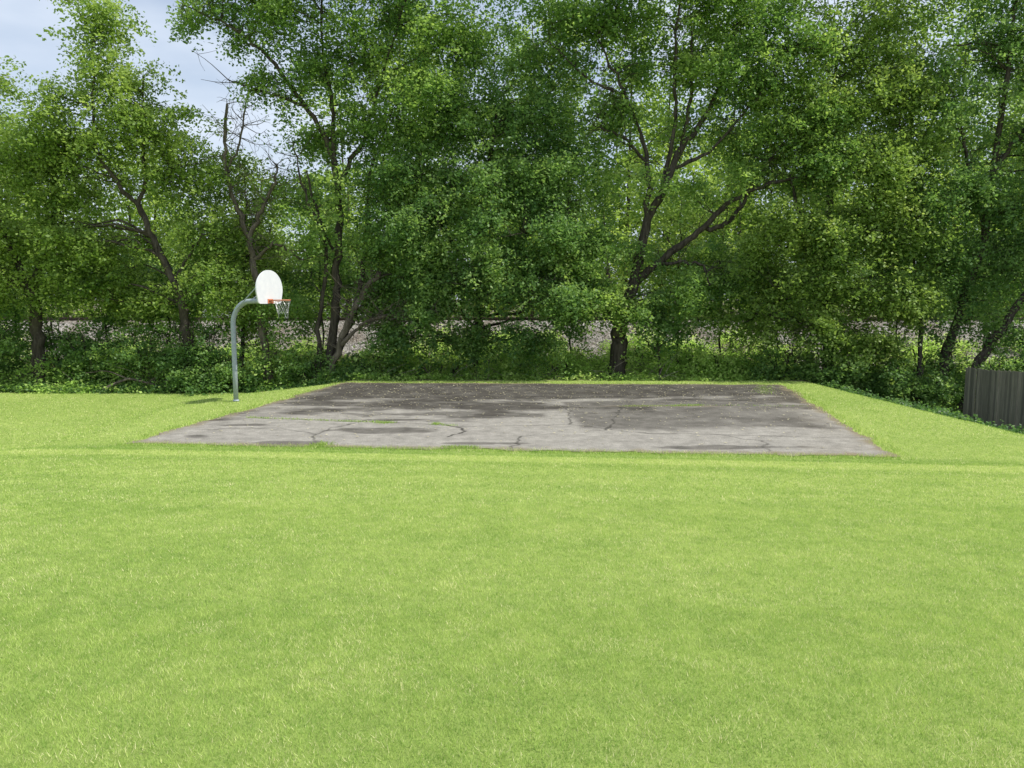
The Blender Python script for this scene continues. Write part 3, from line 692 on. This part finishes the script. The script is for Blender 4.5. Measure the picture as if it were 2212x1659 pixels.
make_tree('maple_tree', "leaning trunk rising behind the fence", 'tree', (17.6, 29.4),
  [[(17.3, 29.4, -1.2, .19), (17.9, 29.4, .8, .17), (19.2, 29.4, 2.9, .14), (20.6, 29.4, 5.2, .11), (21.6, 29.4, 9, .06)]],
  [(21.6, 8.6, 1.8, 1.6, 0, 140), (22.4, 5.6, 1.6, 1.5, 0, 120), (19.4, 2.4, 1.1, .8, -.3, 55)], mat=M_leafd, twigs=20)
for (x, y, h, mt, low) in ((-17.6, 33.6, 6.2, M_leafd, 1), (-15.0, 34.0, 5.0, M_leafd, 1), (-21.5, 33.5, 5.5, M_leafd, 1), (-8.4, 34.4, 6.4, M_leafd, 1), (-5.0, 34.4, 5.6, M_leafd, 1), (9.2, 34.2, 5.8, M_leaf, 1), (7.4, 34.6, 7.4, M_leafy, 0), (2.6, 34.6, 5.6, M_leafd, 1), (16.8, 33.8, 5.6, M_leafd, 0), (20.6, 33.6, 6.0, M_leafd, 1), (11.6, 34.0, 5.0, M_leafd, 1)):
    lean = rng.uniform(-.5, .5)
    bl = [(x + lean, h * .86, 1.1, h * .14, 0, 60), (x - .8, h * .68, 1.1, h * .12, -.3, 55), (x + 1.0, h * .66, 1.1, h * .12, .2, 55)]
    if low: bl.append((x + rng.uniform(-.6, .6), h * .42, 1.0, h * .11, 0, 45))
    make_tree('young_tree', "thin-stemmed young tree growing at the embankment foot", 'tree', (x, y),
      [[(x, y, -.6, .04), (x + lean * .4, y, h * .4, .035), (x + lean, y, h * .8, .025), (x + lean, y, h, .015)]], bl, mat=mt, group="young trees at the embankment foot")

def shrub(x, y, w, h, n, mat, label):
    gz = float(height(x, y))
    stems = []
    for i in range(6):
        t = rng.uniform(-1, 1); s_ = rng.uniform(-.6, .6)
        stems.append([(x + t * .12, y + s_ * .1, gz - .1, .03), (x + t * w * .4, y + s_ * w * .3, gz + h * .5, .02), (x + t * w * .75, y + s_ * w * .6, gz + h * .9, .008)])
    make_tree('shrub', label, 'shrub', (x, y), stems, [(x, gz + h * .5, w, h * .55, 0, n), (x + w * .5, gz + h * .35, w * .6, h * .4, -.1, n // 2), (x - w * .5, gz + h * .35, w * .6, h * .4, -.1, n // 2)],
              mat=mat, size=.12, m=30, L=.5, spread=.17, nb=30, group="shrubs along the wood's edge")
for (x, y, w, h, n, mt) in ((-12.3, 30.2, 1.3, 3.0, 140, M_leafd), (-14.3, 30.8, 1.3, 2.6, 100, M_leafd), (-17.0, 31.2, 1.2, 2.4, 90, M_leafd), (-21.2, 31, 1.5, 2.8, 120, M_leafd), (-10.9, 30.3, .8, 1.5, 45, M_leafd), (-5.4, 30.6, 1.1, 1.4, 60, M_leafd), (-7.9, 30.2, .8, 1.2, 40, M_leafd),
                       (-2.9, 31, 1.2, 1.1, 55, M_under), (10.6, 30.2, 1.2, 1.7, 80, M_leafd), (12.9, 29.8, 1.3, 2.1, 110, M_leafd), (15.2, 29.4, 1.2, 2.3, 100, M_leafd), (18.6, 28.8, 1.4, 2.4, 100, M_leafd), (2.0, 31.2, 1.0, 1.1, 50, M_under), (17.0, 31.6, 1.3, 2.6, 90, M_leafd),
                       (0.2, 31.6, 1.3, 1.3, 65, M_under), (-4.2, 32.6, 1.4, 1.6, 65, M_leaf), (6.9, 31.8, 1.4, 1.5, 75, M_under), (8.9, 31.2, 1.2, 1.5, 65, M_under), (-8.6, 32.0, 1.2, 1.6, 60, M_leaf), (14.2, 32.5, 1.3, 2.2, 70, M_leafd), (-19.2, 32.6, 1.4, 3.0, 100, M_leafd), (3.2, 32.6, 1.2, 1.5, 60, M_under), (0.4, 34.2, 1.3, 1.9, 60, M_leaf), (5.6, 34.6, 1.2, 1.7, 50, M_leaf)):
    shrub(x, y, w, h, n, mt, "dense dark green shrub at the wood's edge" if mt is M_leafd else "loose bright green shrub in the undergrowth")

# undergrowth
n = 9500
ux = rng.uniform(-28, 26, n); uy = 29.4 + 8.8 * rng.random(n) ** 1.0
dens = fbm(ux, uy, 2.2, 111, 4)
keep = (lawn_mask(ux, uy) < .3) & (rng.random(n) < sstep(.26, .5, dens - .065 * np.clip(uy - 35.8, 0, 3)))
ux = ux[keep]; uy = uy[keep]; dens = dens[keep]
uz = height(ux, uy) + rng.random(len(ux)) ** 1.4 * (.25 + 1.15 * sstep(.45, .7, dens)) * (uy > 30.3) * np.where(uy > 36.5, .6, 1) + .06
cen = np.stack([ux, uy, uz], -1); ax = rng.normal(size=cen.shape) * np.array([1, 1, .25]) + np.array([0, 0, .3]); ax /= np.linalg.norm(ax, axis=1)[:, None]
sr = .46 + (dens - .5) * .8 + rng.normal(0, .17, len(ux)) + .2 * sstep(30.3, 31.5, uy)
V, F, r = leaves_from_sprays(cen, ax, 28, .55, .20, .125, sr, tilt=.6)
o = mesh_obj('undergrowth', V, F, M_under, attrs={'rnd': r}); o["kind"] = "stuff"
n = 5200
ux = np.concatenate([rng.uniform(11.2, 16.5, n // 2), rng.uniform(-30, -6.5, n // 2)]); uy = np.concatenate([rng.uniform(15, 30, n // 2), rng.uniform(29.2, 31.2, n // 2)])
keep = lawn_mask(ux, uy) < .5
ux = ux[keep]; uy = uy[keep]
cen = np.stack([ux, uy, height(ux, uy) + .05 + .22 * rng.random(len(ux)) * fbm(ux, uy, 1, 5)], -1); ax = rng.normal(size=cen.shape) * np.array([1, 1, .1]) + np.array([0, 0, .15]); ax /= np.linalg.norm(ax, axis=1)[:, None]
V, F, r = leaves_from_sprays(cen, ax, 26, .4, .13, .10, .22 + rng.normal(0, .15, len(ux)))
o = mesh_obj('ground_ivy', V, F, M_leafd, attrs={'rnd': r}); o["kind"] = "stuff"
a = Acc()
for i in range(3600):
    x = rng.uniform(-27, 25); y = rng.uniform(30.2, 38.6)
    if vnoise(x, y, 3, 121) < .35: continue
    z = float(height(x, y)); ln = rng.uniform(.4, 2.0); d = rand_unit(1)[0] * np.array([1, 1, .5]); d[2] = abs(d[2]) + .3
    b0 = np.array([x, y, z]); e = b0 + d * ln
    V, F = tube([b0, (b0 + e) / 2 + rng.normal(0, .1, 3) + np.array([0, 0, .12]), e], [.011, .009, .005], 3); a.add(V, F)
V, F = a.out(); o = mesh_obj('dry_brush', V, F, M_twig); o["kind"] = "stuff"
FB = empty('fallen_branch', (-15.2, 29.7, float(height(-15.2, 29.7))), "bare fallen branch lying in the undergrowth", "branch")
a = Acc()
for st in ([(-.6, 0, .1, .06), (.3, .1, .5, .05), (1.3, .2, .25, .03), (2.2, .1, .1, .012)], [(.3, .1, .5, .035), (-.6, .3, .8, .02), (-1.4, .3, .7, .01)], [(1.0, .2, .3, .03), (1.5, -.1, .6, .01)]):
    p = smooth_path(st, 10, .015); V, F = tube(p[:, :3], p[:, 3], 7); a.add(V, F)
V, F = a.out(); mesh_obj('branch_limb', V, F, M_dead, FB, smooth=True)

# woodland beyond the railway : one mass
DENS = 1.0
blobs = []; tr = Acc()
def skyline(fr):
    return float(np.interp(fr, [-.9, -.66, -.60, -.47, -.42, -.25, -.20, .9], [.22, .22, .17, .17, .135, .135, .35, .35]))
for row, (yy, f, cnt) in enumerate(((49, .45, 28), (57, 1.0, 28), (64, .8, 22))):
    for i in range(cnt):
        x = -50 + 100 * (i + rng.uniform(.1, .9)) / cnt
        y = yy + rng.uniform(-2.5, 2.5)
        top = (3.1 + skyline(x / yy) * yy * f) * rng.uniform(.75, 1.03)
        r_ = rng.uniform(2.1, 3.0)
        z = (1.6, 2.6, 5)[row]
        while z < top:
            blobs.append((x + rng.uniform(-1, 1), z + .8, r_ * rng.uniform(.8, 1.1) * (1 - .35 * z / top), 1.65, y, 34 if z < 12 else 24)); z += 2.3
        p = smooth_path([[x, y, .6, .2], [x + rng.uniform(-.5, .5), y, 4, .15], [x + rng.uniform(-1, 1), y, top, .04]], 7)
        V, F = tube(p[:, :3], p[:, 3], 6); tr.add(V, F)
cen, ax, sr = blob_sprays(blobs, 0.0)
LV, LF, r = leaves_from_sprays(cen, ax, 30, 1.3, .40, .29, sr + .05)
TV, TF = tr.out(); nt_ = len(TF[0])
V = np.vstack([TV, LV]); F = np.vstack([TF[0], LF + len(TV)])
o = mesh_obj('distant_woodland', V, F, [M_bark, M_far], attrs={'rnd': np.concatenate([np.zeros(len(TV)), r])}, matidx=np.concatenate([np.zeros(nt_), np.ones(len(LF))]))
o["kind"] = "stuff"

# ------------------------------------------------------------------ light, world, camera
el = math.radians(56); az = math.radians(-10)
sdv = Vector((math.cos(el) * math.cos(az), math.cos(el) * math.sin(az), math.sin(el)))
L_ = bpy.data.lights.new('sun', 'SUN'); L_.energy = 5.0; L_.angle = math.radians(0.55); L_.color = (1, .96, .89)
so = bpy.data.objects.new('sun', L_); link(so); so.rotation_euler = sdv.to_track_quat('Z', 'Y').to_euler(); so.location = (20, 5, 30)
w = bpy.data.worlds.new("World"); scene.world = w; w.use_nodes = True
nt = w.node_tree; nt.nodes.clear()
sky = nt.nodes.new('ShaderNodeTexSky'); sky.sky_type = 'NISHITA'; sky.sun_disc = False
sky.sun_elevation = el; sky.sun_rotation = math.radians(90) - az; sky.air_density = 1.0; sky.dust_density = 1.5
tc = nt.nodes.new('ShaderNodeTexCoord'); mp = nt.nodes.new('ShaderNodeMapping'); mp.inputs['Scale'].default_value = (1.5, 1.5, 4.5); mp.inputs['Location'].default_value = (.3, .2, .1)
nt.links.new(tc.outputs['Generated'], mp.inputs[0])
nz = nt.nodes.new('ShaderNodeTexNoise'); nz.inputs['Scale'].default_value = 1.6; nz.inputs['Detail'].default_value = 6; nz.inputs['Roughness'].default_value = .5
nt.links.new(mp.outputs[0], nz.inputs['Vector'])
cl = ramp(nt, nz.outputs['Fac'], [(.38, (.4, .4, .4)), (.62, (.95, .95, .95))])
mc = mixc(nt, cl, sky.outputs[0], (5.5, 6.1, 7.0))
bg = nt.nodes.new('ShaderNodeBackground'); bg.inputs[1].default_value = .15
nt.links.new(mc, bg.inputs[0]); wo = nt.nodes.new('ShaderNodeOutputWorld'); nt.links.new(bg.outputs[0], wo.inputs[0])

cam = bpy.data.cameras.new('camera'); co_ = bpy.data.objects.new('camera', cam); link(co_)
co_.location = (0, 0, 3.106); co_.rotation_euler = (math.radians(90 - 6.32), 0, 0)
cam.sensor_width = 36; cam.lens = 27.2; cam.clip_end = 3000; cam.clip_start = .05
scene.camera = co_
